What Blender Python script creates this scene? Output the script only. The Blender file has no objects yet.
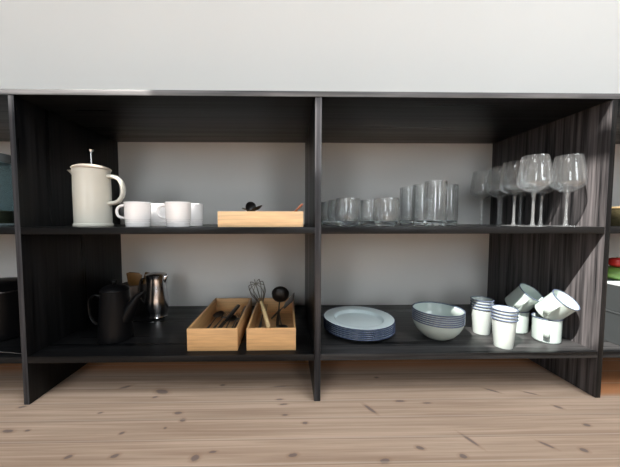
import bpy, bmesh, math, random
from mathutils import Vector, Matrix
random.seed(7)
scn = bpy.context.scene
COL = scn.collection
PI = math.pi
V = Vector

# ------------------------------------------------------------------ dimensions (metres)
H = 0.80; D = 0.4226
XL, XR = -0.7485, 0.7502
T = 0.017; TT = 0.014; TS = 0.0175
Z2, Z1 = 0.4612, 0.1275

# ------------------------------------------------------------------ camera
F_PX, CX, CY = 280.0, 293.389, 234.133
YAW, PIT, ROL = 0.01806, 0.05308, -0.00051
CAM = V((-0.07592, -0.71334, 0.48129))
def cam_axes():
    c, s = math.cos(YAW), math.sin(YAW)
    R = V((c, -s, 0)); Fw = V((s, c, 0)); U = V((0, 0, 1))
    c, s = math.cos(PIT), math.sin(PIT)
    F2 = Fw*c - U*s; U2 = U*c + Fw*s
    c, s = math.cos(ROL), math.sin(ROL)
    return R*c + U2*s, U2*c - R*s, F2
cd = bpy.data.cameras.new('camera')
cam = bpy.data.objects.new('camera', cd); COL.objects.link(cam)
r_, u_, f_ = cam_axes()
M = Matrix.Identity(4)
for i in range(3):
    M[i][0] = r_[i]; M[i][1] = u_[i]; M[i][2] = -f_[i]; M[i][3] = CAM[i]
cam.matrix_world = M
cd.sensor_fit = 'HORIZONTAL'; cd.sensor_width = 36.0
cd.lens = F_PX/620*36
cd.shift_x = (310 - CX)/620; cd.shift_y = (CY - 233.5)/620
cd.clip_start = 0.02
scn.camera = cam

# ------------------------------------------------------------------ materials
def newmat(name):
    m = bpy.data.materials.new(name); m.use_nodes = True
    nt = m.node_tree
    for n in list(nt.nodes): nt.nodes.remove(n)
    out = nt.nodes.new('ShaderNodeOutputMaterial')
    return m, nt, out
def N(nt, t, **kw):
    n = nt.nodes.new(t)
    for k, v in kw.items():
        if k in n.inputs.keys() if isinstance(k, str) else False: n.inputs[k].default_value = v
        else: setattr(n, k, v)
    return n
def setin(n, **kw):
    for k, v in kw.items(): n.inputs[k.replace('_', ' ')].default_value = v
def L(nt, a, b): nt.links.new(a, b)
def c4(c): return (c[0], c[1], c[2], 1)

def plain(name, col, rough=.5, metal=0., spec=.5, vary=.06, scale=30., coat=0., bump=0., ior=1.5):
    m, nt, out = newmat(name)
    p = nt.nodes.new('ShaderNodeBsdfPrincipled')
    setin(p, Roughness=rough, Metallic=metal, IOR=ior)
    p.inputs['Specular IOR Level'].default_value = spec
    p.inputs['Coat Weight'].default_value = coat
    p.inputs['Coat Roughness'].default_value = .08
    tc = nt.nodes.new('ShaderNodeTexCoord'); no = nt.nodes.new('ShaderNodeTexNoise')
    no.inputs['Scale'].default_value = scale; no.inputs['Detail'].default_value = 3
    L(nt, tc.outputs['Object'], no.inputs['Vector'])
    mx = nt.nodes.new('ShaderNodeMix'); mx.data_type = 'RGBA'
    mx.inputs['A'].default_value = c4([x*(1-vary) for x in col])
    mx.inputs['B'].default_value = c4([min(1, x*(1+vary)) for x in col])
    L(nt, no.outputs['Fac'], mx.inputs['Factor']); L(nt, mx.outputs['Result'], p.inputs['Base Color'])
    if bump:
        b = nt.nodes.new('ShaderNodeBump'); b.inputs['Strength'].default_value = bump; b.inputs['Distance'].default_value = .002
        L(nt, no.outputs['Fac'], b.inputs['Height']); L(nt, b.outputs['Normal'], p.inputs['Normal'])
    L(nt, p.outputs['BSDF'], out.inputs['Surface'])
    return m

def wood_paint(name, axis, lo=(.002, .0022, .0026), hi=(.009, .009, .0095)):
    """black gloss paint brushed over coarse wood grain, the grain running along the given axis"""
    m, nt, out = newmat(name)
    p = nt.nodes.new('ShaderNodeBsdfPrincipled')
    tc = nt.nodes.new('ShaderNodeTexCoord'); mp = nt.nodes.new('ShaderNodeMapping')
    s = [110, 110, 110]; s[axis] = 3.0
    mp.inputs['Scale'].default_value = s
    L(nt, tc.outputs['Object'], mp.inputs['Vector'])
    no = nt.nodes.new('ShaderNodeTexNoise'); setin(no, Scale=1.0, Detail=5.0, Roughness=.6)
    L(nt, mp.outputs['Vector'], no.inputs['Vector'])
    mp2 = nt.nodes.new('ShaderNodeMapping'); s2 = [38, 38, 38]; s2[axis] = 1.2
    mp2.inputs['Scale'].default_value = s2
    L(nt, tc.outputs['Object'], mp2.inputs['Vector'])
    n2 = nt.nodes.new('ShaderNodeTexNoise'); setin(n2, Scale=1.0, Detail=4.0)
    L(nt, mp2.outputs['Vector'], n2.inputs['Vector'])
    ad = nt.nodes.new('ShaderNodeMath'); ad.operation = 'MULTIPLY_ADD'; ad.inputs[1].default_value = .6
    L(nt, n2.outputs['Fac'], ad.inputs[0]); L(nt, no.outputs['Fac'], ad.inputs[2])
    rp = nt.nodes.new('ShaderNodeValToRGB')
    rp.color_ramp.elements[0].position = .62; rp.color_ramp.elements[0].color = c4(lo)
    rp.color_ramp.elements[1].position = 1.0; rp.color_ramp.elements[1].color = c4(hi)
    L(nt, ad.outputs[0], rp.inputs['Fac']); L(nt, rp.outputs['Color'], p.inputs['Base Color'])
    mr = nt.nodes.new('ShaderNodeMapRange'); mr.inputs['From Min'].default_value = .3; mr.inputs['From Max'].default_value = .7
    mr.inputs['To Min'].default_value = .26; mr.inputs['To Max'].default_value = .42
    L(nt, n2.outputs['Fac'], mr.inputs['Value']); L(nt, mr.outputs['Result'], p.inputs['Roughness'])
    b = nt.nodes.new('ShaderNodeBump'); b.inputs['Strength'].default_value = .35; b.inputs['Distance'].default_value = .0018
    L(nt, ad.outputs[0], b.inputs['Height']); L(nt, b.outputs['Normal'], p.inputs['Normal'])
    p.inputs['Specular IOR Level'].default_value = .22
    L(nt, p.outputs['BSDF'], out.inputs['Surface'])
    return m

def bamboo(name, col, axis=0):
    m, nt, out = newmat(name)
    p = nt.nodes.new('ShaderNodeBsdfPrincipled'); setin(p, Roughness=.42)
    tc = nt.nodes.new('ShaderNodeTexCoord'); mp = nt.nodes.new('ShaderNodeMapping')
    s = [140, 140, 140]; s[axis] = 7
    mp.inputs['Scale'].default_value = s
    L(nt, tc.outputs['Object'], mp.inputs['Vector'])
    no = nt.nodes.new('ShaderNodeTexNoise'); setin(no, Scale=1.0, Detail=4.0, Roughness=.6)
    L(nt, mp.outputs['Vector'], no.inputs['Vector'])
    rp = nt.nodes.new('ShaderNodeValToRGB')
    rp.color_ramp.elements[0].position = .3; rp.color_ramp.elements[0].color = c4([x*.72 for x in col])
    rp.color_ramp.elements[1].position = .7; rp.color_ramp.elements[1].color = c4([min(1, x*1.15) for x in col])
    L(nt, no.outputs['Fac'], rp.inputs['Fac']); L(nt, rp.outputs['Color'], p.inputs['Base Color'])
    L(nt, p.outputs['BSDF'], out.inputs['Surface'])
    return m

def glass_solid(name, col=(.93, .98, .98), rough=0.0, ior=1.48):
    m, nt, out = newmat(name)
    g = nt.nodes.new('ShaderNodeBsdfGlass'); setin(g, Roughness=rough, IOR=ior); g.inputs['Color'].default_value = c4(col)
    L(nt, g.outputs['BSDF'], out.inputs['Surface'])
    return m
def glass_thin(name, tint=(.985, .992, .994), haze=.034, solid=0.):
    """thin blown glass: lets light straight through, reflects more towards its edges"""
    m, nt, out = newmat(name)
    tr = nt.nodes.new('ShaderNodeBsdfTransparent'); tr.inputs['Color'].default_value = c4(tint)
    gl = nt.nodes.new('ShaderNodeBsdfGlossy'); setin(gl, Roughness=.045); gl.inputs['Color'].default_value = (1, 1, 1, 1)
    lw = nt.nodes.new('ShaderNodeLayerWeight'); lw.inputs['Blend'].default_value = .5
    pw = nt.nodes.new('ShaderNodeMath'); pw.operation = 'POWER'; pw.inputs[1].default_value = 4.0
    L(nt, lw.outputs['Facing'], pw.inputs[0])
    ad = nt.nodes.new('ShaderNodeMath'); ad.operation = 'MULTIPLY_ADD'; ad.inputs[1].default_value = .8; ad.inputs[2].default_value = .045
    L(nt, pw.outputs[0], ad.inputs[0])
    no = nt.nodes.new('ShaderNodeTexNoise'); setin(no, Scale=45.0, Detail=3.0)
    mr = nt.nodes.new('ShaderNodeMapRange'); mr.inputs['From Min'].default_value = .35; mr.inputs['From Max'].default_value = .75
    mr.inputs['To Min'].default_value = haze*.4; mr.inputs['To Max'].default_value = haze*1.6
    L(nt, no.outputs['Fac'], mr.inputs['Value'])
    df = nt.nodes.new('ShaderNodeBsdfDiffuse'); df.inputs['Color'].default_value = (.9, .93, .95, 1)
    m0 = nt.nodes.new('ShaderNodeMixShader')          # diffuse white haze standing in for sunlight scattered by the glass
    L(nt, mr.outputs['Result'], m0.inputs['Fac']); L(nt, tr.outputs['BSDF'], m0.inputs[1]); L(nt, df.outputs['BSDF'], m0.inputs[2])
    mx = nt.nodes.new('ShaderNodeMixShader')
    L(nt, ad.outputs[0], mx.inputs['Fac']); L(nt, m0.outputs['Shader'], mx.inputs[1]); L(nt, gl.outputs['BSDF'], mx.inputs[2])
    if solid:
        g = nt.nodes.new('ShaderNodeBsdfGlass'); setin(g, Roughness=.01, IOR=1.48); g.inputs['Color'].default_value = (.985, .997, 1, 1)
        m2 = nt.nodes.new('ShaderNodeMixShader'); m2.inputs['Fac'].default_value = solid
        L(nt, mx.outputs['Shader'], m2.inputs[1]); L(nt, g.outputs['BSDF'], m2.inputs[2]); mx = m2
    L(nt, mx.outputs['Shader'], out.inputs['Surface'])
    return m

MAT = {}
MAT['paint_x'] = wood_paint('black_paint_along_board', 0)
MAT['paint_z'] = wood_paint('black_paint_upright', 2)
MAT['paint_sunlit'] = wood_paint('sunlit_black_paint_upright', 2, (.010, .0098, .0108), (.135, .125, .129))  # same black paint, lightened to carry the sun on the right upright
MAT['paint_edge'] = wood_paint('scuffed_black_paint_edge', 0, (.045, .047, .05), (.19, .185, .19))
MAT['paint_sheen'] = wood_paint('black_paint_with_sheen', 0, (.005, .0055, .006), (.055, .054, .055))  # lighter copy of the black paint, light sheen of right bottom shelves in its colour
MAT['paint_edge_z'] = wood_paint('scuffed_black_paint_upright_edge', 2, (.011, .0115, .014), (.075, .074, .08))
MAT['cream'] = plain('cream_stoneware', (.60, .585, .52), .28, vary=.03)
MAT['cream_lid'] = plain('cream_lid_glaze', (.62, .55, .47), .3, vary=.03)
MAT['white_china'] = plain('white_china', (.90, .885, .885), .2, vary=.02)
MAT['enamel'] = plain('mint_white_enamel', (.40, .47, .45), .16, vary=.03)
MAT['enamel_cup'] = plain('white_enamel', (.44, .49, .475), .16, vary=.03)
MAT['enamel_rim'] = plain('blue_grey_enamel_rim', (.075, .095, .15), .2, vary=.1)
MAT['plate_enamel'] = plain('blue_white_enamel', (.66, .77, .79), .18, vary=.04)
MAT['plate_edge'] = plain('dark_blue_plate_edge', (.055, .075, .14), .2, vary=.1)
MAT['steel'] = plain('polished_steel', (.62, .62, .64), .22, metal=1, vary=.05)
MAT['wire'] = plain('wire_steel', (.30, .28, .24), .3, metal=1, vary=.05)
MAT['blackpot'] = plain('black_enamel', (.004, .004, .0045), .30, spec=.10, vary=.2)
MAT['blackplastic'] = plain('black_plastic', (.012, .010, .009), .35, vary=.2)
MAT['darksteel'] = plain('dark_steel', (.10, .09, .085), .35, metal=1, vary=.2)
MAT['palewood'] = plain('pale_wooden_handle', (.45, .33, .17), .5, vary=.2, scale=90)
MAT['amberwood'] = plain('amber_wood', (.15, .068, .013), .5, vary=.25, scale=60)
MAT['copper'] = plain('copper_pink_handle', (.72, .30, .18), .35, vary=.1)
MAT['bamboo'] = bamboo('bamboo', (.62, .365, .165), 0)
MAT['bamboo_y'] = bamboo('bamboo_long_side', (.58, .335, .145), 1)
MAT['bamboo_sunlit'] = bamboo('sun_lightened_bamboo', (.88, .585, .32), 0)  # bamboo lightened to stand for sunlight on the small tray
MAT['glass'] = glass_solid('tumbler_glass', (.985, .998, 1.0))
MAT['wine'] = glass_thin('wine_glass_bowl', haze=.026, solid=.12)
MAT['stem'] = glass_thin('wine_glass_stem', haze=.09)
MAT['tumbler_wall'] = glass_thin('tumbler_wall', haze=.016, solid=.4)
MAT['jarglass'] = glass_thin('jar_glass', (.66, .74, .76), haze=.010)
MAT['pewter'] = plain('grey_lid', (.15, .18, .195), .35)
MAT['brushed'] = plain('brushed_steel', (.50, .53, .55), .4, metal=1, vary=.05)
MAT['olive'] = plain('olive_brown_contents', (.12, .095, .035), .8, vary=.4, scale=120, bump=.4)
MAT['wicker'] = plain('olive_brown_wicker', (.13, .11, .05), .8, vary=.45, scale=160, bump=.8)
MAT['greycrate'] = plain('grey_plastic', (.04, .045, .047), .4, vary=.1)
MAT['palelid'] = plain('pale_grey_plastic', (.42, .46, .47), .35, vary=.05)
MAT['red'] = plain('red_skin', (.45, .025, .02), .3, vary=.15)
MAT['green'] = plain('green_leaf', (.10, .20, .035), .5, vary=.4, scale=60, bump=.5)
MAT['frame'] = plain('white_window_paint', (.78, .77, .75), .4)

def wall_mat(name, col):
    m, nt, out = newmat(name)
    p = nt.nodes.new('ShaderNodeBsdfPrincipled'); setin(p, Roughness=.75)
    p.inputs['Specular IOR Level'].default_value = .25
    tc = nt.nodes.new('ShaderNodeTexCoord')
    n1 = nt.nodes.new('ShaderNodeTexNoise'); setin(n1, Scale=2.5, Detail=4.0)
    n2 = nt.nodes.new('ShaderNodeTexNoise'); setin(n2, Scale=160.0, Detail=3.0)
    L(nt, tc.outputs['Object'], n1.inputs['Vector']); L(nt, tc.outputs['Object'], n2.inputs['Vector'])
    mx = nt.nodes.new('ShaderNodeMix'); mx.data_type = 'RGBA'
    mx.inputs['A'].default_value = c4([x*.97 for x in col]); mx.inputs['B'].default_value = c4([x*1.02 for x in col])
    L(nt, n1.outputs['Fac'], mx.inputs['Factor']); L(nt, mx.outputs['Result'], p.inputs['Base Color'])
    b = nt.nodes.new('ShaderNodeBump'); b.inputs['Strength'].default_value = .06; b.inputs['Distance'].default_value = .001
    L(nt, n2.outputs['Fac'], b.inputs['Height']); L(nt, b.outputs['Normal'], p.inputs['Normal'])
    L(nt, p.outputs['BSDF'], out.inputs['Surface'])
    return m
MAT['panel'] = plain('dark_stained_panelling', (.13, .115, .10), .6)
MAT['ceil'] = plain('grey_boards', (.42, .41, .39), .7)
MAT['wall'] = wall_mat('painted_plaster', (.74, .735, .715))

# knots of the pine boards: x, y, half length, half width, slant
KNOTS = [(-.438,.028,.007,.004,.3),(-.545,-.032,.006,.003,.2),(-.351,-.036,.010,.005,0),(-.330,-.061,.007,.006,0),
 (-.715,-.089,.014,.005,-.1),(-.761,-.006,.009,.004,.2),(-.672,-.088,.006,.003,0),(-.452,-.100,.006,.004,.5),
 (-.523,-.162,.008,.005,.4),(-.430,-.161,.009,.005,.3),(-.265,-.169,.009,.008,.2),(-.233,-.155,.008,.003,.1),
 (-.085,-.048,.008,.003,0),(-.067,-.166,.010,.005,.2),(-.037,-.076,.007,.004,0),(-.361,-.086,.004,.003,0),
 (.131,-.030,.020,.005,-1.0),(.219,-.001,.013,.004,0),(.287,-.010,.012,.003,0),(.320,-.134,.020,.004,-1.1),
 (.279,-.175,.008,.006,0),(.201,-.153,.009,.005,-.3),(.116,-.183,.011,.006,.2),(.475,-.150,.014,.004,-.8),
 (.540,-.165,.008,.006,-.2),(.622,-.095,.008,.005,0),(.593,.026,.018,.003,-.5),(.615,-.032,.010,.005,-.7),
 (.496,.040,.018,.004,-.6),(.192,.110,.007,.004,0),(-.267,.080,.008,.004,.1),(-.430,.052,.020,.010,-.3),
 (-.545,.075,.016,.005,.5),(-.10,.07,.022,.003,.1),(-.10,.012,.010,.003,0),(-.089,-.008,.011,.003,.1)]
def floor_mat():
    m, nt, out = newmat('knotty_pine_boards')
    p = nt.nodes.new('ShaderNodeBsdfPrincipled')
    p.inputs['Specular IOR Level'].default_value = .3
    tc = nt.nodes.new('ShaderNodeTexCoord'); sep = nt.nodes.new('ShaderNodeSeparateXYZ')
    L(nt, tc.outputs['Object'], sep.inputs[0])
    def math_(op, a, b=None, c=None, clamp=False):
        n = nt.nodes.new('ShaderNodeMath'); n.operation = op; n.use_clamp = clamp
        for i, x in enumerate((a, b, c)):
            if x is None: continue
            if isinstance(x, (int, float)): n.inputs[i].default_value = x
            else: L(nt, x, n.inputs[i])
        return n.outputs[0]
    def mrange(v, a, b, c=0., d=1.):
        n = nt.nodes.new('ShaderNodeMapRange'); n.interpolation_type = 'SMOOTHSTEP'
        for k, x in zip(('From Min', 'From Max', 'To Min', 'To Max'), (a, b, c, d)): n.inputs[k].default_value = x
        L(nt, v, n.inputs['Value']); return n.outputs['Result']
    def mix(f, a, b, mode='MIX'):
        n = nt.nodes.new('ShaderNodeMix'); n.data_type = 'RGBA'; n.blend_type = mode
        for k, x in (('Factor', f), ('A', a), ('B', b)):
            if isinstance(x, (int, float)): n.inputs[k].default_value = x
            elif isinstance(x, tuple): n.inputs[k].default_value = c4(x)
            else: L(nt, x, n.inputs[k])
        return n.outputs['Result']
    W = .0640
    wob = nt.nodes.new('ShaderNodeTexNoise'); setin(wob, Scale=2.0, Detail=1.0); L(nt, tc.outputs['Object'], wob.inputs['Vector'])
    q = math_('DIVIDE', math_('SUBTRACT', sep.outputs['Y'], .003), W)
    idx = math_('FLOOR', q); fr = math_('FRACT', q)
    wn = nt.nodes.new('ShaderNodeTexWhiteNoise'); wn.noise_dimensions = '1D'; L(nt, idx, wn.inputs['W'])
    # grain: long streaks along X, offset per board
    cb = nt.nodes.new('ShaderNodeCombineXYZ')
    L(nt, math_('MULTIPLY_ADD', wn.outputs['Value'], 13., sep.outputs['X']), cb.inputs[0])
    L(nt, sep.outputs['Y'], cb.inputs[1]); L(nt, idx, cb.inputs[2])
    mp = nt.nodes.new('ShaderNodeMapping'); mp.inputs['Scale'].default_value = (2.2, 95, 1); L(nt, cb.outputs[0], mp.inputs['Vector'])
    g = nt.nodes.new('ShaderNodeTexNoise'); setin(g, Scale=1.0, Detail=5.0, Roughness=.6, Distortion=.4); L(nt, mp.outputs['Vector'], g.inputs['Vector'])
    mp2 = nt.nodes.new('ShaderNodeMapping'); mp2.inputs['Scale'].default_value = (1.3, 26, 1); L(nt, cb.outputs[0], mp2.inputs['Vector'])
    g2 = nt.nodes.new('ShaderNodeTexNoise'); setin(g2, Scale=1.0, Detail=3.0); L(nt, mp2.outputs['Vector'], g2.inputs['Vector'])
    base = mix(mrange(g.outputs['Fac'], .3, .72), (.44, .305, .22), (.66, .49, .375))
    base = mix(math_('MULTIPLY', mrange(g2.outputs['Fac'], .45, .75), .45), base, (.35, .235, .165))
    base = mix(math_('MULTIPLY', wn.outputs['Value'], .30), base, (.58, .425, .32))
    # boards turn orange further under the shelving and beyond the right upright
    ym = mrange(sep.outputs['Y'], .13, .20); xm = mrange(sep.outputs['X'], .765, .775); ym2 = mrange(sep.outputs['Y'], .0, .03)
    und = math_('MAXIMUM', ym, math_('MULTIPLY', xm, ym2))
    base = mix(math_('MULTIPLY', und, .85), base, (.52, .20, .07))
    # seams
    e = math_('MINIMUM', fr, math_('SUBTRACT', 1., fr))
    seam = mrange(e, .004, .016, 1., 0.)
    lite = math_('MULTIPLY', mrange(fr, .02, .035), mrange(fr, .05, .09, 1., 0.))
    # knots
    acc = None
    for (kx, ky, a, b, s) in KNOTS:
        dx = math_('SUBTRACT', sep.outputs['X'], kx); dy = math_('SUBTRACT', sep.outputs['Y'], ky)
        u = math_('MULTIPLY', math_('MULTIPLY_ADD', dy, math.sin(s), math_('MULTIPLY', dx, math.cos(s))), 1/a)
        v = math_('MULTIPLY', math_('MULTIPLY_ADD', dx, -math.sin(s), math_('MULTIPLY', dy, math.cos(s))), 1/b)
        r = math_('ADD', math_('MULTIPLY', u, u), math_('MULTIPLY', v, v))
        acc = r if acc is None else math_('MINIMUM', acc, r)
    kn = nt.nodes.new('ShaderNodeTexNoise'); setin(kn, Scale=160.0, Detail=2.0); L(nt, tc.outputs['Object'], kn.inputs['Vector'])
    acc = math_('MULTIPLY', acc, math_('ADD', kn.outputs['Fac'], .5))
    # scattered knots away from the shelving
    mv = nt.nodes.new('ShaderNodeMapping'); mv.inputs['Scale'].default_value = (7, 13, 1); L(nt, tc.outputs['Object'], mv.inputs['Vector'])
    vo = nt.nodes.new('ShaderNodeTexVoronoi'); L(nt, mv.outputs['Vector'], vo.inputs['Vector'])
    far = math_('MAXIMUM', mrange(sep.outputs['Y'], -.25, -.20, 1., 0.), mrange(math_('ABSOLUTE', sep.outputs['X']), .80, .84))
    vk = math_('MULTIPLY', mrange(vo.outputs['Distance'], .05, .10, 1., 0.), far)
    halo = mrange(acc, 1., 3.5, 1., 0.); core = math_('MAXIMUM', mrange(acc, .40, 1.25, 1., 0.), vk)
    base = mix(math_('MULTIPLY', halo, .35), base, (.36, .22, .14))
    base = mix(math_('MULTIPLY', core, .72), base, (.16, .125, .125))
    base = mix(math_('MULTIPLY', lite, .45), base, (.62, .51, .42))
    base = mix(math_('MULTIPLY', seam, .65), base, (.26, .17, .13))
    L(nt, base, p.inputs['Base Color'])
    p.inputs['Roughness'].default_value = .5
    bp = nt.nodes.new('ShaderNodeBump'); bp.inputs['Strength'].default_value = .25; bp.inputs['Distance'].default_value = .001
    L(nt, math_('SUBTRACT', g.outputs['Fac'], math_('MULTIPLY', seam, 1.5)), bp.inputs['Height']); L(nt, bp.outputs['Normal'], p.inputs['Normal'])
    L(nt, p.outputs['BSDF'], out.inputs['Surface'])
    return m
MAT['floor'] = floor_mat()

# ------------------------------------------------------------------ mesh helpers
def mesh_obj(name, bm, mat, parent=None, loc=None, smooth=True, ang=35):
    bmesh.ops.recalc_face_normals(bm, faces=bm.faces)
    me = bpy.data.meshes.new(name); bm.to_mesh(me); bm.free()
    me.materials.append(MAT[mat] if isinstance(mat, str) else mat)
    if smooth:
        me.polygons.foreach_set('use_smooth', [True]*len(me.polygons))
        me.set_sharp_from_angle(angle=math.radians(ang))
    o = bpy.data.objects.new(name, me); COL.objects.link(o)
    if parent: o.parent = parent
    if loc: o.location = loc
    return o
def box(bm, lo, hi, bev=0.):
    m = Matrix.Translation([(a+b)/2 for a, b in zip(lo, hi)]) @ Matrix.Diagonal([b-a for a, b in zip(lo, hi)] + [1])
    r = bmesh.ops.create_cube(bm, size=1, matrix=m)
    if bev:
        es = list({e for v in r['verts'] for e in v.link_edges})
        bmesh.ops.bevel(bm, geom=es, offset=bev, segments=2, profile=.6, affect='EDGES')
    return bm
def B(): return bmesh.new()
def lathe(bm, prof, n=48, mat=None):
    rings = []
    for (r, z) in prof:
        if r < 1e-6: rings.append([bm.verts.new((0, 0, z))])
        else: rings.append([bm.verts.new((r*math.cos(2*PI*i/n), r*math.sin(2*PI*i/n), z)) for i in range(n)])
    for a, b in zip(rings, rings[1:]):
        for i in range(n):
            j = (i+1) % n
            if len(a) == 1 and len(b) == 1: continue
            if len(a) == 1: bm.faces.new((a[0], b[i], b[j]))
            elif len(b) == 1: bm.faces.new((a[i], a[j], b[0]))
            else: bm.faces.new((a[i], a[j], b[j], b[i]))
    return bm
def smooth_path(pts, sub=6):
    pts = [V(p) for p in pts]; out = []
    for i in range(len(pts)-1):
        p0 = pts[max(0, i-1)]; p1 = pts[i]; p2 = pts[i+1]; p3 = pts[min(len(pts)-1, i+2)]
        for k in range(sub):
            t = k/sub
            out.append(.5*((2*p1)+(p2-p0)*t+(2*p0-5*p1+4*p2-p3)*t*t+(3*p1-p0-3*p2+p3)*t**3))
    out.append(pts[-1]); return out
def tube(bm, pts, rad, n=10, flat=1., up=None, closed=False):
    """swept tube; rad may be a list; flat squeezes it along the frame's second axis"""
    pts = [V(p) for p in pts]; k = len(pts)
    rs = rad if isinstance(rad, (list, tuple)) else [rad]*k
    t0 = (pts[1]-pts[0]).normalized()
    nrm = V(up) if up else (V((0, 0, 1)) if abs(t0.z) < .9 else V((1, 0, 0)))
    rings = []
    for i, p in enumerate(pts):
        if closed: t = (pts[(i+1) % k]-pts[i-1]).normalized()
        else: t = (pts[min(k-1, i+1)]-pts[max(0, i-1)]).normalized()
        nrm = (nrm - t*nrm.dot(t)).normalized(); b = t.cross(nrm)
        rings.append([bm.verts.new(p + rs[i]*(b*math.cos(2*PI*j/n) + nrm*flat*math.sin(2*PI*j/n))) for j in range(n)])
    m = len(rings)
    for i in range(m if closed else m-1):
        a, c = rings[i], rings[(i+1) % m]
        for j in range(n): bm.faces.new((a[j], a[(j+1) % n], c[(j+1) % n], c[j]))
    if not closed:
        bm.faces.new(rings[0][::-1]); bm.faces.new(rings[-1])
    return bm
def resample_r(rs, sub): 
    out = []
    for a, b in zip(rs, rs[1:]):
        for k in range(sub): out.append(a+(b-a)*k/sub)
    return out+[rs[-1]]
def ring(bm, R, z, r, n=48, m=8):
    tube(bm, [(R*math.cos(2*PI*i/n), R*math.sin(2*PI*i/n), z) for i in range(n)], r, m, closed=True, up=(0, 0, 1))
    return bm
def thing(name, label, cat, loc=(0, 0, 0), rz=0., group=None):
    o = bpy.data.objects.new(name, None); COL.objects.link(o)
    o.empty_display_size = .02
    o.location = loc; o.rotation_euler = (0, 0, rz)
    tag(o, label, cat, group); return o
def tag(o, label, cat, group=None):
    o['label'] = label; o['category'] = cat
    if group: o['group'] = group
    return o
def copy_tree(o, parent=None):
    c = o.copy(); COL.objects.link(c)
    if parent: c.parent = parent
    for ch in list(o.children): copy_tree(ch, c)
    return c
class Kind:
    """first placement uses the built thing itself, later ones copies of it"""
    def __init__(self, root): self.root = root; self.used = False
    def put(self, loc, label, rot=(0, 0, 0), group=None):
        if not self.used: o = self.root; self.used = True
        else: o = copy_tree(self.root)
        o.location = loc; o.rotation_euler = rot; o['label'] = label
        if group: o['group'] = group
        return o
def struct(name, bm, mat, smooth=False):
    o = mesh_obj(name, bm, mat, smooth=smooth); o['kind'] = 'structure'; return o
def holed(bm, axis, lo, hi, holes, u0, u1, v0, v1):
    """slab between lo and hi on the axis with rectangular openings (ua, ub, va, vb)"""
    us = sorted({u0, u1, *[h[0] for h in holes], *[h[1] for h in holes]})
    vs = sorted({v0, v1, *[h[2] for h in holes], *[h[3] for h in holes]})
    for a, b in zip(us, us[1:]):
        for c, d in zip(vs, vs[1:]):
            mu, mv = (a+b)/2, (c+d)/2
            if any(h[0] < mu < h[1] and h[2] < mv < h[3] for h in holes): continue
            if axis == 2: box(bm, (a, c, lo), (b, d, hi))
            elif axis == 1: box(bm, (a, lo, c), (b, hi, d))
            else: box(bm, (lo, a, c), (hi, b, d))
    return bm

# ------------------------------------------------------------------ the room
X0, X1, Y0, HC = -3.0, 3.0, -3.6, 2.6
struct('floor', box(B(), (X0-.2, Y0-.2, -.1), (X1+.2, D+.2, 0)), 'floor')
struct('wall_back', box(B(), (X0-.2, D, 0), (X1+.2, D+.15, HC)), 'wall')
struct('wall_left', box(B(), (X0-.2, Y0, 0), (X0, D, HC)), 'panel')
struct('wall_right', box(B(), (X1, Y0, 0), (X1+.2, D, HC)), 'panel')
WIN = [(-2.1, -1.15, .55, 2.35), (.8, 1.7, .55, 2.35)]
struct('wall_front', holed(B(), 1, Y0-.2, Y0, WIN, X0-.2, X1+.2, 0, HC), 'panel')
SKY = [(-1.00, -.12, -1.355, -.985), (-1.22, -1.00, -1.105, -.985), (-2.3, -1.48, -1.03, -.86), (.8, 2.6, -2.2, -.8), (-2.3, -1.1, -2.7, -1.9)]  # unseen roof openings shaped to place sun patches; last two added for top light
struct('ceiling', holed(B(), 2, HC, HC+.04, SKY, X0-.2, X1+.2, Y0-.2, D+.15), 'ceil')
for i, (a, b, c, d) in enumerate(WIN):
    bm = B(); y0, y1 = Y0-.14, Y0-.08
    for lo, hi in (((a, c), (a+.06, d)), ((b-.06, c), (b, d)), ((a, c), (b, c+.06)), ((a, d-.06), (b, d)), (((a+b)/2-.04, c), ((a+b)/2+.04, d)), ((a, c+1.2), (b, c+1.24))):
        box(bm, (lo[0], y0, lo[1]), (hi[0], y1, hi[1]))
    struct('window_%d' % (i+1), bm, 'frame')
bm = B()
box(bm, (-.405, -1.36, HC), (-.375, -.98, HC+.04))          # glazing bar of the roof light
for x in (-1.24, -.12): box(bm, (x, -1.375, HC+.04), (x+.02, -.965, HC+.06))
for y in (-1.375, -.985): box(bm, (-1.24, y, HC+.04), (-.12, y+.02, HC+.06))
struct('window_3', bm, 'frame')
bm = B()
for x in (-2.32, -1.48): box(bm, (x, -1.05, HC+.04), (x+.02, -.84, HC+.06))
for y in (-1.05, -.86): box(bm, (-2.30, y, HC+.04), (-1.48, y+.02, HC+.06))
struct('window_4', bm, 'frame')

for k, (a, b, c, d) in enumerate(SKY[3:]):
    bm = B()
    for x in (a-.02, (a+b)/2-.015, b): box(bm, (x, c, HC+.04), (x+.03, d, HC+.06))
    for y in (c-.02, d): box(bm, (a, y, HC+.04), (b, y+.02, HC+.06))
    struct('window_%d' % (5+k), bm, 'frame')  # frames of the roof openings added to strengthen light from above
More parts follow.
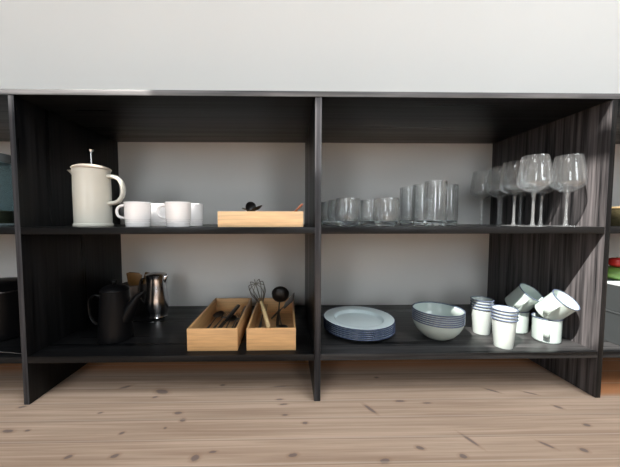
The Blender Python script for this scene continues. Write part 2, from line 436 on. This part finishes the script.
# ------------------------------------------------------------------ the shelving
unit = thing('shelving_unit', 'long black-painted wooden open shelving unit standing against the wall', 'shelving unit', (0, 0, 0))
PITCH = XR + T/2 + .0
BEV = .0016
def front_face(o, mat):
    o.data.materials.append(MAT[mat])
    for p in o.data.polygons:
        if p.normal.y < -.3: p.material_index = 1
front_face(mesh_obj('top_board', box(B(), (-2.3, 0, H-TT), (2.3, D-.001, H), BEV), 'paint_x', unit), 'paint_edge')
ups = [(XL-.0145, XL), (-T/2, T/2), (XR, XR+.0145), (-1.53, -1.513), (1.513, 1.53)]
for a, b in ups:
    o = mesh_obj('upright', box(B(), (a, .0015, 0), (b, D-.001, H-TT), BEV), 'paint_sunlit' if a == XR else 'paint_z', unit)
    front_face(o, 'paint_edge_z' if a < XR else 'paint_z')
xs = sorted(ups)
for (a0, a), (b, b1) in zip(xs, xs[1:]):
    mesh_obj('middle_shelf', box(B(), (a, .002, Z2-TS), (b, D-.001, Z2), BEV), 'paint_x', unit)
    mesh_obj('bottom_shelf', box(B(), (a, .002, Z1-TS), (b, D-.001, Z1), BEV), 'paint_sheen' if a > 0 else 'paint_x', unit)

# ------------------------------------------------------------------ french press
def handle_arc(x, z0, z1, out, r, flat=1.0, n=10, y=0.):
    zc, h = (z0+z1)/2, (z1-z0)/2
    pts = [(x, y, z1)]
    for k in range(13):
        a = PI/2 - PI*k/12
        pts.append((x + .004 + out*math.cos(a)**.75 if math.cos(a) > 1e-6 else x+.004, y, zc + h*math.sin(a)))
    pts.append((x, y, z0))
    return tube(B(), pts, r, n, flat=flat, up=(0, 1, 0))
pr = thing('french_press', 'cream stoneware french press coffee pot with plunger, tallest thing on the upper left shelf', 'coffee press', (-.637, .105, Z2))
R = .0465
mesh_obj('body', lathe(B(), [(0, .001), (.047, 0), (.0485, .002), (.0485, .007), (R-.0005, .010), (R, .10), (R-.001, .155), (R+.0003, .160), (R-.003, .161), (R-.0045, .155), (R-.0045, .012), (0, .011)], 64), 'cream', pr)
def spout_bm(x, z, w, l, h, tk=.002):
    bm = B(); prof = []
    for s, sc, dz in ((0, 1., -h), (.5, .8, -h*.35), (1., .35, 0.)):
        row = []
        for k in range(9):
            a = -PI/2 + PI*k/8
            row.append((x - l*s - w*.35*sc*math.cos(a), w*sc*math.sin(a), z + dz*math.cos(a)))
        prof.append(row)
    vs = [[bm.verts.new(p) for p in r] for r in prof]
    for a, b in zip(vs, vs[1:]):
        for i in range(8): bm.faces.new((a[i], a[i+1], b[i+1], b[i]))
    bmesh.ops.solidify(bm, geom=bm.faces[:], thickness=tk)
    return bm
mesh_obj('spout', spout_bm(-R+.006, .1600, .014, .026, .030), 'cream', pr)
mesh_obj('handle', handle_arc(R-.002, .066, .143, .039, .0062, flat=1.3), 'cream', pr)
lid = mesh_obj('lid', lathe(B(), [(0, .1615), (R+.001, .1615), (R+.002, .164), (R-.002, .168), (.034, .172), (.014, .1755), (0, .1762)], 64), 'cream_lid', pr)
mesh_obj('plunger_rod', lathe(B(), [(0, .172), (.002, .172), (.002, .214), (0, .214)], 16), 'steel', pr)
mesh_obj('plunger_knob', lathe(B(), [(0, .211), (.003, .211), (.0065, .2145), (.0075, .2175), (.005, .220), (0, .2205)], 24), 'steel', pr)

# ------------------------------------------------------------------ white mugs
mg = thing('mug', '', 'mug')
mr = .0325
mesh_obj('body', lathe(B(), [(0, .002), (mr-.003, .0005), (mr-.0025, .003), (mr-.0012, .0075), (mr-.0030, .0082), (mr-.0030, .0090), (mr-.0010, .0098), (mr-.0008, .0130), (mr-.0024, .0137), (mr-.0024, .0144), (mr-.0006, .0151), (mr-.0004, .0182), (mr-.0020, .0189), (mr-.0020, .0196), (mr-.0003, .0203),
    (mr, .040), (mr+.0006, .066), (mr-.001, .0672), (mr-.0026, .066), (mr-.003, .02), (mr-.006, .006), (0, .0055)], 56), 'white_china', mg)
mesh_obj('handle', handle_arc(mr-.0015, .024, .058, .018, .0036, flat=1.35), 'white_china', mg)
mk = Kind(mg)
G = 'white mugs on the upper left shelf'
mk.put((-.4905, .068, Z2), 'white mug in front, nearest the cream coffee press', (0, 0, PI+.15), G)
mk.put((-.3785, .064, Z2), 'white mug in front, nearest the small bamboo tray', (0, 0, PI+.1), G)
mk.put((-.474, .162, Z2), 'white mug in the back row, peeking out between the two front mugs', (0, 0, PI/2+.3), G)
mk.put((-.3715, .158, Z2), 'white mug in the back row, showing right of the front mug by the tray', (0, 0, PI/2-.2), G)

# ------------------------------------------------------------------ bamboo trays
def tray(label, x0, x1, y0, y1, z, h, mats, name='bamboo_tray', group=None):
    w = .0055
    t = thing(name, label, 'tray', ((x0+x1)/2, y0, z), 0, group)
    a = (x1-x0)/2; d = y1-y0
    mesh_obj('bottom', box(B(), (-a+.004, .004, .0012), (a-.004, d-.004, .005), .0004), mats[0], t, smooth=False)
    for y in (0, d-w): mesh_obj('end_panel', box(B(), (-a, y, 0), (a, y+w, h), .0008), mats[0], t)
    for s in (-1, 1):
        x = -a if s < 0 else a-w
        mesh_obj('side_panel', box(B(), (x, w, 0), (x+w, d-w, h), .0008), mats[1], t)
    return t
TG = 'bamboo trays on the lower left shelf'
tray('open bamboo tray of cutlery on the lower shelf, left of the other tray', -.348, -.213, .026, .320, Z1, .061, ('bamboo', 'bamboo_y'), group=TG)
tray('open bamboo tray of kitchen tools with a whisk and ladle, beside the central upright', -.189, -.056, .026, .320, Z1, .061, ('bamboo', 'bamboo_y'), group=TG)
tray('small bamboo tray on the middle shelf beside the white mugs', -.258, -.037, .012, .150, Z2, .0405, ('bamboo_sunlit', 'bamboo_sunlit'))

def utensil(name, label, cat, p0, p1, hl, head, hm, am, r=.0045, group=None, up=(0, 0, 1), flat=.6, neck=.0022):
    """a tool from handle end p0 to tip p1; hl: fraction that is handle; head(bm, L0, L1) builds the head along +X"""
    p0, p1 = V(p0), V(p1); d = p1-p0; ln = d.length
    x = d.normalized(); z = (V(up) - x*V(up).dot(x)).normalized(); y = z.cross(x)
    t = thing(name, label, cat, p0, 0, group)
    m = Matrix((x, y, z)).transposed().to_4x4(); m.translation = p0
    t.matrix_world = m; t.location = p0; t.rotation_euler = m.to_euler()
    h = hl*ln
    mesh_obj('handle', tube(B(), [(0, 0, 0), (.004, 0, 0), (h*.5, 0, .0006), (h-.004, 0, 0), (h, 0, 0)], [r*.5, r*.95, r, r*.7, r*.45], 12, flat=flat, up=(0, 0, 1)), hm, t)
    mesh_obj('head', head(B(), h-.002, ln, neck), am, t)
    return t
def spoon_head(bm, a, b, nk, w=.017, dish=.006):
    l = .052 if b-a > .07 else (b-a)*.6
    tube(bm, [(a, 0, 0), (b-l+.006, 0, 0)], nk, 8, flat=.6)
    n = 20; rings = []
    cx = b-l/2
    for k in range(5):
        s = k/4
        rings.append([bm.verts.new((cx+l/2*s*math.cos(2*PI*i/n), w*s*math.sin(2*PI*i/n)*(1-.12*math.cos(2*PI*i/n)), -dish*(1-s*s))) for i in range(n)] if k else [bm.verts.new((cx, 0, -dish))])
    fs = []
    for r0, r1 in zip(rings, rings[1:]):
        for i in range(n):
            j = (i+1) % n
            fs.append(bm.faces.new((r0[0], r1[i], r1[j]) if len(r0) == 1 else (r0[i], r1[i], r1[j], r0[j])))
    bmesh.ops.solidify(bm, geom=fs, thickness=.0012)
    return bm
def fork_head(bm, a, b, nk):
    l = .055
    tube(bm, [(a, 0, 0), (b-l, 0, 0), (b-l+.012, 0, -.001)], nk, 8, flat=.6)
    tube(bm, [(b-l+.004, 0, 0), (b-l+.014, 0, -.002), (b-l+.022, 0, -.002)], [nk, .010, .0105], 12, flat=.12)
    for y in (-.0085, -.0028, .0028, .0085):
        tube(bm, [(b-l+.020, y, -.002), (b-.02, y, -.001), (b, y, .002)], [.0015, .0014, .0008], 6)
    return bm
def knife_head(bm, a, b, nk):
    n = 10; top = []; bot = []
    for k in range(n+1):
        s = k/n; x = a+(b-a)*s
        top.append((x, .005)); bot.append((x, -.009*min(1, (1-s)*4)**.5 if s < 1 else .004))
    vs = [bm.verts.new((x, y, 0)) for x, y in top] ; ws = [bm.verts.new((x, y, 0)) for x, y in bot]
    fs = [bm.faces.new((vs[i], vs[i+1], ws[i+1], ws[i])) for i in range(n)]
    bmesh.ops.solidify(bm, geom=fs, thickness=.0014)
    return bm
CG = 'cutlery in the left bamboo tray'
zb = Z1+.010
utensil('spoon', 'dark spoon lying furthest left in the cutlery tray', 'spoon', (-.333, .070, zb), (-.312, .262, zb+.022), .5, spoon_head, 'blackplastic', 'darksteel', .005, CG)
utensil('fork', 'dark fork lying second from the left in the cutlery tray', 'fork', (-.318, .060, zb), (-.288, .255, zb+.020), .5, fork_head, 'blackplastic', 'darksteel', .005, CG)
utensil('knife', 'black knife lying across the middle of the cutlery tray, steel stud on its handle', 'knife', (-.255, .285, zb+.034), (-.300, .050, zb), .48, knife_head, 'blackplastic', 'darksteel', .0075, CG, flat=.8)
utensil('spoon', 'dark spoon in the middle of the cutlery tray, just right of the knife', 'spoon', (-.272, .052, zb), (-.266, .235, zb+.016), .5, spoon_head, 'blackplastic', 'darksteel', .005, CG)
utensil('fork', 'dark fork right of the middle of the cutlery tray', 'fork', (-.252, .055, zb), (-.247, .245, zb+.018), .5, fork_head, 'blackplastic', 'darksteel', .005, CG)
utensil('knife', 'black-handled knife furthest right in the cutlery tray', 'knife', (-.226, .275, zb+.032), (-.240, .048, zb), .48, knife_head, 'blackplastic', 'darksteel', .0075, CG, flat=.8)

# tools in the right tray
def whisk_head(bm, a, b, nk):
    l = b-a
    for k in range(5):
        an = PI*k/5; w = .025
        pts = []
        for i in range(25):
            u = i/24; th = PI*u*2
            s = math.sin(PI*u)
            side = math.cos(PI*u)
            x = a + l*(math.sin(PI*u)**.62)
            rr = w*math.copysign(min(1, abs(side)*1.9)**.8, side)*(.25+.75*min(1, (x-a)/(l*.6)))
            pts.append((x, rr*math.cos(an), rr*math.sin(an)))
        tube(bm, pts, .0012, 6)
    return bm
utensil('whisk', 'wire balloon whisk with pale handle leaning over the front of the tool tray', 'whisk', (-.1285, .018, Z1+.0665), (-.182, .190, Z1+.144), .55, whisk_head, 'palewood', 'wire', .0062, flat=.9)
def ladle_head(bm, a, b, nk):
    tube(bm, smooth_path([(a, 0, 0), (b-.045, 0, 0), (b-.030, 0, .004)], 5), nk, 8)
    n = 28; rr = .027; fs = []; prev = None
    for k in range(8):
        t = PI/2*k/7
        rad = rr*math.sin(t); z = -rr*.72*math.cos(t)
        cur = [bm.verts.new((b-rr+rad*math.cos(2*PI*i/n), rad*math.sin(2*PI*i/n), z+.004)) for i in range(n)] if k else [bm.verts.new((b-rr, 0, z+.004))]
        if prev:
            for i in range(n):
                j = (i+1) % n
                fs.append(bm.faces.new((prev[0], cur[i], cur[j]) if len(prev) == 1 else (prev[i], cur[i], cur[j], prev[j])))
        prev = cur
    bmesh.ops.solidify(bm, geom=fs, thickness=.0016)
    return bm
utensil('ladle', 'large black ladle with round bowl standing up out of the tool tray', 'ladle', (-.112, .172, Z1+.008), (-.0985, .130, Z1+.148), .45, ladle_head, 'blackplastic', 'blackplastic', .005, up=(.0, .9, .2))
def spatula_head(bm, a, b, nk):
    tube(bm, [(a, 0, 0), (b-.06, 0, 0)], nk, 8, flat=.6)
    tube(bm, [(b-.066, 0, 0), (b-.058, 0, 0), (b-.004, 0, .001), (b, 0, .001)], [nk, .014, .018, .016], 16, flat=.10)
    return bm
utensil('spatula', 'black spatula leaning to the right out of the tool tray', 'spatula', (-.135, .235, Z1+.012), (-.0585, .150, Z1+.112), .45, spatula_head, 'blackplastic', 'blackplastic', .0048, up=(-.4, -.5, .8))
utensil('serving_spoon', 'black serving spoon lying low in the tool tray under the ladle', 'spoon', (-.115, .290, Z1+.018), (-.092, .070, Z1+.040), .5, spoon_head, 'blackplastic', 'blackplastic', .005, up=(0, .2, 1))
utensil('tongs', 'steel-tipped dark serving fork lying on the left inside the tool tray', 'serving fork', (-.165, .045, Z1+.012), (-.160, .270, Z1+.050), .5, fork_head, 'blackplastic', 'darksteel', .005).name = 'serving_fork'

# tools in the small tray
utensil('scoop', 'dark round scoop sticking up from the small bamboo tray', 'scoop', (-.140, .085, Z2+.012), (-.190, .060, Z2+.064), .35, spoon_head, 'blackplastic', 'blackplastic', .0045, up=(.3, -.8, .3))
utensil('spoon', 'dark flat spoon resting on the rim of the small bamboo tray', 'spoon', (-.225, .07, Z2+.02), (-.147, .052, Z2+.0585), .4, spoon_head, 'darksteel', 'darksteel', .004)
utensil('spatula', 'dark steel spatula lying behind the scoop in the small bamboo tray', 'spatula', (-.080, .11, Z2+.012), (-.205, .075, Z2+.050), .45, spatula_head, 'blackplastic', 'darksteel', .004)
utensil('spoon', 'spoon with copper-pink handle slanting up from the right end of the small bamboo tray', 'spoon', (-.0385, .028, Z2+.0605), (-.085, .085, Z2+.010), .6, spoon_head, 'copper', 'copper', .004)

# ------------------------------------------------------------------ glasses, right bay
tum = thing('tumbler', '', 'glass')
mesh_obj('bowl', lathe(B(), [(.0340, .0150), (.0360, .024), (.0372, .036), (.0362, .055), (.0335, .0775), (.0328, .0785), (.0320, .0775), (.0346, .055), (.0355, .036), (.0338, .024), (.0300, .0150), (.0340, .0150)], 56), 'tumbler_wall', tum)
mesh_obj('base', lathe(B(), [(0, .0015), (.022, .0), (.0265, .002), (.0315, .0095), (.0339, .0148), (.0298, .0148), (.025, .0110), (.015, .0092), (0, .009)], 56), 'glass', tum)
tk = Kind(tum); G = 'low stemless glasses on the right middle shelf'
tk.put((.092, .078, Z2), 'low stemless glass at the front, nearest the central upright', group=G)
tk.put((.200, .074, Z2), 'low stemless glass at the front, nearest the tall glasses', group=G)
tk.put((.083, .162, Z2), 'low stemless glass directly behind the front one nearest the central upright', group=G)
tk.put((.178, .158, Z2), 'low stemless glass filling the gap behind the two front stemless glasses', group=G)
tk.put((.070, .246, Z2), 'low stemless glass furthest back by the central upright, only its left edge showing', group=G)
tall = thing('tall_glass', '', 'glass')
mesh_obj('bowl', lathe(B(), [(.0308, .0160), (.0312, .03), (.0312, .085), (.0298, .1285), (.0292, .1295), (.0284, .1285), (.0297, .085), (.0297, .03), (.0287, .0160), (.0308, .0160)], 56), 'tumbler_wall', tall)
mesh_obj('base', lathe(B(), [(0, .0015), (.024, 0), (.0275, .002), (.0300, .008), (.0307, .0158), (.0285, .0158), (.022, .0115), (0, .0105)], 56), 'glass', tall)
tk = Kind(tall); G = 'tall straight glasses on the right middle shelf'
tk.put((.352, .098, Z2), 'tall straight glass in front, the most prominent of the tall glasses', group=G)
tk.put((.352, .178, Z2), 'tall straight glass directly behind the front tall glass', group=G)
tk.put((.342, .255, Z2), 'tall straight glass at the back left, nearest the low stemless glasses', group=G)
tk.put((.437, .185, Z2), 'tall straight glass at the back right, nearest the wine glasses', group=G)

wg = thing('wine_glass', '', 'wine glass')
outer = [(.0050, .0925), (.015, .0960), (.0280, .1040), (.0370, .1125), (.0397, .1195), (.0395, .1265), (.0370, .147), (.0336, .170), (.0302, .1925)]
inner = [(r-.0011, z+.0008) for r, z in outer[1:-1]] + [(.0293, .1925)]
mesh_obj('bowl', lathe(B(), [(0, .0915)] + outer + [(.0298, .1932)] + inner[::-1] + [(0, .0942)], 64), 'wine', wg)
mesh_obj('stem', lathe(B(), [(0, .0035), (.0062, .0035), (.0042, .010), (.0034, .030), (.0034, .070), (.0044, .086), (.0062, .0910), (0, .0913)], 24), 'stem', wg)
mesh_obj('foot', lathe(B(), [(0, .0008), (.030, 0), (.0318, .0006), (.0312, .0016), (.018, .0026), (.007, .0034), (0, .0036)], 48), 'stem', wg)
wk = Kind(wg); G = 'stemmed wine glasses on the right middle shelf'
wk.put((.604, .055, Z2), 'stemmed wine glass in the front row, left one of the two', group=G)
wk.put((.695, .052, Z2), 'stemmed wine glass in the front row, right one beside the sunlit upright', group=G)
wk.put((.617, .137, Z2), 'stemmed wine glass just behind and left of the front left one', group=G)
wk.put((.701, .136, Z2), 'stemmed wine glass whose stem shows just right of the front left stem', group=G)
wk.put((.632, .219, Z2), 'stemmed wine glass in the third row from the front, in the left file', group=G)
wk.put((.706, .220, Z2), 'stemmed wine glass in the third row from the front, in the right file', group=G)
wk.put((.632, .303, Z2), 'stemmed wine glass furthest left, its bowl in front of the grey wall', group=G)
wk.put((.706, .304, Z2), 'stemmed wine glass in the rear row, in the right file by the upright', group=G)

# ------------------------------------------------------------------ enamel plates, bowls, cups, mugs
ordw = ['topmost', 'second from the top', 'third from the top', 'fourth from the top', 'fifth from the top', 'bottom one']
pl = thing('plate', '', 'plate'); PR = .110
mesh_obj('dish', lathe(B(), [(0, .0002), (.064, 0), (.0725, .0025), (.0790, .0110), (.083, .0128), (.100, .0140), (PR-.001, .0150), (PR-.0012, .0163), (.100, .0158), (.081, .0146), (.0770, .0132), (.0710, .0045), (.064, .0022), (0, .0022)], 72), 'plate_enamel', pl)
mesh_obj('rim', ring(B(), PR-.0008, .0155, .0016, 72), 'plate_edge', pl)
mesh_obj('underside_band', lathe(B(), [(.0835, .0124), (PR-.0008, .0145), (PR-.0004, .0142), (.0837, .0119), (.0835, .0124)], 72), 'plate_edge', pl)
pk = Kind(pl)
for i in range(6):
    pk.put((.146, .157, Z1+.0058*(5-i)), 'blue-white enamel plate, %s of the stack of plates on the lower shelf' % ordw[i], group='stacked enamel plates')
bo = thing('bowl', '', 'bowl'); BR = .071
mesh_obj('body', lathe(B(), [(0, .001), (.030, 0), (.035, .0025), (.049, .0125), (.0610, .0275), (.0678, .042), (BR-.0006, .0548), (BR-.0016, .0556), (BR-.0022, .0548), (.0662, .042), (.0593, .028), (.0475, .0138), (.033, .0045), (0, .003)], 64), 'enamel', bo)
mesh_obj('rim', ring(B(), BR-.001, .0548, .0020, 64), 'enamel_rim', bo)
bk = Kind(bo)
for i in range(6):
    bk.put((.372, .106, Z1+.0060*(5-i)), 'pale mint enamel bowl, %s of the nested stack of bowls' % ordw[i], group='nested enamel bowls')
cu = thing('cup', '', 'cup'); CR = .0300
mesh_obj('body', lathe(B(), [(0, .001), (.0218, 0), (.0228, .002), (CR-.0012, .077), (CR-.0004, .0795), (CR-.0014, .0803), (CR-.0022, .078), (.0214, .003), (0, .0025)], 48), 'enamel_cup', cu)
mesh_obj('rim', ring(B(), CR-.0002, .0795, .0017, 48), 'enamel_rim', cu)
ck = Kind(cu); o4 = ['topmost', 'second from the top', 'third from the top', 'bottom one']
for i in range(4):
    ck.put((.523, .040, Z1+.0088*(3-i)), 'white enamel cup, %s of the sunlit front stack of cups' % o4[i], group='front stack of enamel cups')
for i in range(4):
    ck.put((.526, .134, Z1+.0088*(3-i)), 'white enamel cup, %s of the rear stack of cups beside the bowls' % o4[i], group='rear stack of enamel cups')
em = thing('enamel_mug', '', 'mug'); ER = .0335
mesh_obj('body', lathe(B(), [(0, .001), (ER-.003, 0), (ER-.0012, .002), (ER-.0004, .005), (ER, .064), (ER+.0008, .0685), (ER-.0004, .0692), (ER-.0012, .068), (ER-.0018, .006), (ER-.004, .003), (0, .0025)], 56), 'enamel', em)
mesh_obj('rim', ring(B(), ER+.0006, .0686, .0014, 56), 'enamel_rim', em)
mesh_obj('handle', tube(B(), smooth_path([(ER-.002, 0, .058), (ER+.010, 0, .0585), (ER+.017, 0, .050), (ER+.0165, 0, .032), (ER+.009, 0, .020), (ER-.002, 0, .017)], 5), .0068, 12, flat=.28, up=(0, 0, 1)), 'enamel', em)
ek = Kind(em); G = 'enamel mugs stacked on the lower right shelf'
def mug_rot(tilt_axis_ang, tilt, spin):
    """lean by tilt towards the compass direction tilt_axis_ang, after turning the handle by spin"""
    ax = V((-math.sin(tilt_axis_ang), math.cos(tilt_axis_ang), 0))
    return (Matrix.Rotation(tilt, 3, ax) @ Matrix.Rotation(spin, 3, 'Z')).to_euler()
ek.put((.680, .078, Z1), 'mint enamel mug standing upright at the front, under a tilted mug', (0, 0, math.radians(-133)), G)
ek.put((.647, .150, Z1), 'mint enamel mug standing upright at the back, half hidden by the cup stack', (0, 0, math.radians(-145)), G)
ek.put((.678, .081, Z1+.0775), 'mint enamel mug lying tilted on the front upright mug, sunlight inside', mug_rot(math.radians(-66), math.radians(40), math.radians(-150)), G)
ek.put((.645, .153, Z1+.0775), 'mint enamel mug lying tilted on the rear upright mug', mug_rot(math.radians(-64), math.radians(38), math.radians(-138)), G)

# ------------------------------------------------------------------ lower left: pot, jug, dark pan with wooden tools
po = thing('coffee_pot', 'black enamel coffee pot with lid and spout in the dark lower left corner', 'coffee pot', (-.590, .115, Z1))
mesh_obj('body', lathe(B(), [(0, .001), (.044, 0), (.0465, .003), (.0455, .02), (.0385, .135), (.0372, .145), (.0362, .145), (.0372, .135), (.0440, .01), (0, .006)], 56), 'blackpot', po)
ld = mesh_obj('lid', lathe(B(), [(0, .143), (.0385, .143), (.0392, .146), (.036, .151), (.026, .158), (.010, .162), (0, .163)], 48), 'blackpot', po)
mesh_obj('knob', lathe(B(), [(0, .161), (.004, .161), (.0045, .165), (.0085, .170), (.0075, .174), (0, .176)], 24), 'blackpot', ld)
bm = B()
tube(bm, [(.030, 0, .060), (.048, 0, .096), (.070, 0, .128), (.086, 0, .140)], [.026, .020, .0105, .005], 14, flat=.8)
mesh_obj('spout', bm, 'blackpot', po)
mesh_obj('handle', tube(B(), smooth_path([(-.037, 0, .125), (-.060, 0, .130), (-.076, 0, .110), (-.074, 0, .070), (-.060, 0, .045), (-.043, 0, .045)], 5), .0055, 10, flat=.5, up=(0, 0, 1)), 'blackpot', po)
ju = thing('milk_jug', 'small polished steel milk jug beside the black coffee pot', 'jug', (-.5555, .300, Z1))
mesh_obj('body', lathe(B(), [(0, .002), (.034, 0), (.0365, .004), (.0345, .010), (.0375, .022), (.0402, .045), (.0395, .07), (.0345, .110), (.0315, .135), (.0330, .147), (.0345, .152), (.0337, .1525), (.0318, .147), (.0302, .135), (.0332, .11), (.0382, .07), (.036, .02), (0, .008)], 56), 'steel', ju)
mesh_obj('spout', tube(B(), [(.026, 0, .118), (.030, 0, .135), (.036, 0, .148), (.042, 0, .1545)], [.004, .009, .0085, .004], 14, flat=.9), 'steel', ju)
mesh_obj('lid', lathe(B(), [(0, .1525), (.0350, .1525), (.0355, .1545), (.030, .158), (.015, .1615), (0, .1625)], 48), 'steel', ju)
mesh_obj('handle', tube(B(), smooth_path([(-.031, 0, .140), (-.052, 0, .138), (-.060, 0, .110), (-.056, 0, .070), (-.039, 0, .050)], 5), .004, 10, flat=.6, up=(0, 0, 1)), 'blackplastic', ju)
pn = thing('canister', 'dark steel canister holding wooden tools, behind the coffee pot and the jug', 'canister', (-.655, .345, Z1))
mesh_obj('body', lathe(B(), [(0, .001), (.046, 0), (.048, .003), (.048, .112), (.0465, .1125), (.046, .111), (.046, .005), (0, .004)], 40), 'darksteel', pn)
mesh_obj('rim', ring(B(), .0475, .112, .0018, 40), 'darksteel', pn)
utensil('wooden_spatula', 'amber wooden spatula standing in the dark canister behind the coffee pot', 'spatula', (-.668, .355, Z1+.008), (-.652, .335, Z1+.155), .5,
        lambda bm, a, b, nk: tube(bm, [(a, 0, 0), (b-.065, 0, 0), (b-.045, 0, 0), (b-.006, 0, 0), (b, 0, 0)], [.004, .006, .024, .030, .018], 16, flat=.14), 'amberwood', 'amberwood', .0045, up=(0, -1, 0))
utensil('wooden_paddle', 'brown wooden paddle standing in the dark canister, nearest the steel jug', 'spatula', (-.640, .335, Z1+.008), (-.612, .362, Z1+.150), .5,
        lambda bm, a, b, nk: tube(bm, [(a, 0, 0), (b-.05, 0, 0), (b-.035, 0, 0), (b-.003, 0, 0), (b, 0, 0)], [.004, .006, .014, .014, .011], 16, flat=.2), 'amberwood', 'amberwood', .0045, up=(0, -1, 0))

# ------------------------------------------------------------------ neighbours at both ends
jr = thing('storage_jar', 'tall glass storage jar with grey lid at the left edge of the upper shelf', 'jar', (-.938, .12, Z2))
mesh_obj('body', lathe(B(), [(0, .002), (.050, 0), (.054, .004), (.054, .165), (.050, .176), (.050, .182), (.047, .182), (.047, .176), (.050, .165), (.050, .008), (0, .007)], 56), 'jarglass', jr)
mesh_obj('contents', lathe(B(), [(0, .009), (.049, .009), (.049, .045), (0, .048)], 40), 'olive', jr)
mesh_obj('lid', lathe(B(), [(0, .183), (.054, .183), (.0555, .186), (.0555, .202), (.053, .207), (0, .208)], 56), 'pewter', jr)
pt = thing('stock_pot', 'large black stock pot on the lower shelf at the left edge', 'pot', (-.985, .17, Z1))
mesh_obj('body', lathe(B(), [(0, .002), (.105, 0), (.110, .004), (.110, .142), (.108, .1425), (.107, .140), (.107, .006), (0, .005)], 64), 'blackpot', pt)
mesh_obj('rim', ring(B(), .1095, .142, .0022, 64), 'darksteel', pt)
mesh_obj('lid', lathe(B(), [(0, .1435), (.106, .1435), (.100, .150), (.06, .162), (0, .168)], 64), 'blackpot', pt)
utensil('skewer', 'thin steel skewer lying on the lower shelf at the left edge', 'skewer', (-.86, .030, Z1+.0022), (-.778, .018, Z1+.0012), .3,
        lambda bm, a, b, nk: tube(bm, [(a, 0, 0), (b-.01, 0, 0), (b, 0, 0)], [.0012, .0012, .0004], 8), 'steel', 'steel', .0018, flat=1)

bs = thing('basket', 'low olive-brown woven basket on the middle shelf at the right edge', 'basket', (.960, .11, Z2))
bm = B(); lathe(bm, [(0, .002), (.075, 0), (.082, .01), (.088, .052), (.085, .053), (.079, .012), (0, .006)], 64)
mesh_obj('body', bm, 'wicker', bs); mesh_obj('rim', ring(B(), .087, .053, .0035, 64), 'palewood', bs)
def crate(label, z, h, mat, lm):
    t = thing('crate', label, 'crate', (.985, .15, z), 0, 'grey boxes at the right edge')
    a, d, w = .135, .12, .003
    bm = B()
    box(bm, (-a, -d, .001), (a, d, .004))
    for s in (-1, 1):
        box(bm, (s*a-w/2, -d, .001), (s*a+w/2, d, h-.006)); box(bm, (-a, s*d-w/2, .001), (a, s*d+w/2, h-.006))
    mesh_obj('body', bm, mat, t, smooth=False)
    mesh_obj('lid', box(B(), (-a-.003, -d-.003, h-.006), (a+.003, d+.003, h), .002), lm, t)
    return t
crate('dark grey storage box on the bottom shelf at the right edge, lower of two', Z1, .092, 'greycrate', 'greycrate')
crate('grey storage box with pale lid at the right edge, upper of two', Z1+.0922, .080, 'greycrate', 'palelid')
zt = Z1+.1724
bm = B(); bmesh.ops.create_icosphere(bm, subdivisions=3, radius=.034, matrix=Matrix.Translation((0, 0, .020)) @ Matrix.Diagonal((1.5, 1, .62, 1)))
for v in bm.verts: v.co += V((0, 0, .0025*math.sin(v.co.x*260)*math.cos(v.co.y*240)))
tag(mesh_obj('lettuce', bm, 'green', loc=(.915, .10, zt+.0004)), 'green leafy bundle lying on the pale box lid at the right edge', 'vegetable')
tm = thing('tomato', 'small red fruit lying on the green bundle at the right edge', 'fruit', (.902, .098, zt+.040))
mesh_obj('body', lathe(B(), [(0, .002), (.010, .0005), (.018, .006), (.0205, .014), (.018, .022), (.010, .0265), (.003, .0255), (0, .0245)], 32), 'red', tm)
mesh_obj('stalk', tube(B(), [(0, 0, .0245), (.001, 0, .029)], .0012, 6), 'green', tm)

# ------------------------------------------------------------------ light: daylight through the windows and the sun through the roof light
wd = bpy.data.worlds.new('daylight'); scn.world = wd; wd.use_nodes = True
bg = wd.node_tree.nodes['Background']
bg.inputs['Color'].default_value = (.90, .96, 1.0, 1); bg.inputs['Strength'].default_value = 10.5
def portal(name, loc, rot, sx, sy):
    l = bpy.data.lights.new(name, 'AREA'); l.shape = 'RECTANGLE'; l.size = sx; l.size_y = sy
    l.cycles.is_portal = True
    o = bpy.data.objects.new(name, l); COL.objects.link(o); o.location = loc; o.rotation_euler = rot
for (a, b, c, d) in WIN: portal('window_portal', ((a+b)/2, Y0-.01, (c+d)/2), (PI/2, 0, 0), b-a, d-c)
for (a, b, c, d) in SKY: portal('roof_opening_portal', ((a+b)/2, (c+d)/2, HC-.01), (0, 0, 0), b-a, d-c)
sl = bpy.data.lights.new('sun', 'SUN'); sl.energy = 16; sl.angle = math.radians(.53); sl.color = (1, .95, .88)
so = bpy.data.objects.new('sun', sl); COL.objects.link(so)
so.rotation_euler = V((1, .92, -1.7)).to_track_quat('-Z', 'Y').to_euler()
so.location = (-2, -2, 4)

# ------------------------------------------------------------------ render look
vs = scn.view_settings
vs.view_transform = 'Standard'; vs.look = 'None'; vs.exposure = 0.0; vs.gamma = 1.0; vs.use_curve_mapping = False
cy = scn.cycles
cy.max_bounces = 24; cy.diffuse_bounces = 6; cy.glossy_bounces = 8; cy.transmission_bounces = 20; cy.transparent_max_bounces = 64
cy.caustics_reflective = False; cy.caustics_refractive = False
cy.sample_clamp_indirect = 8.0
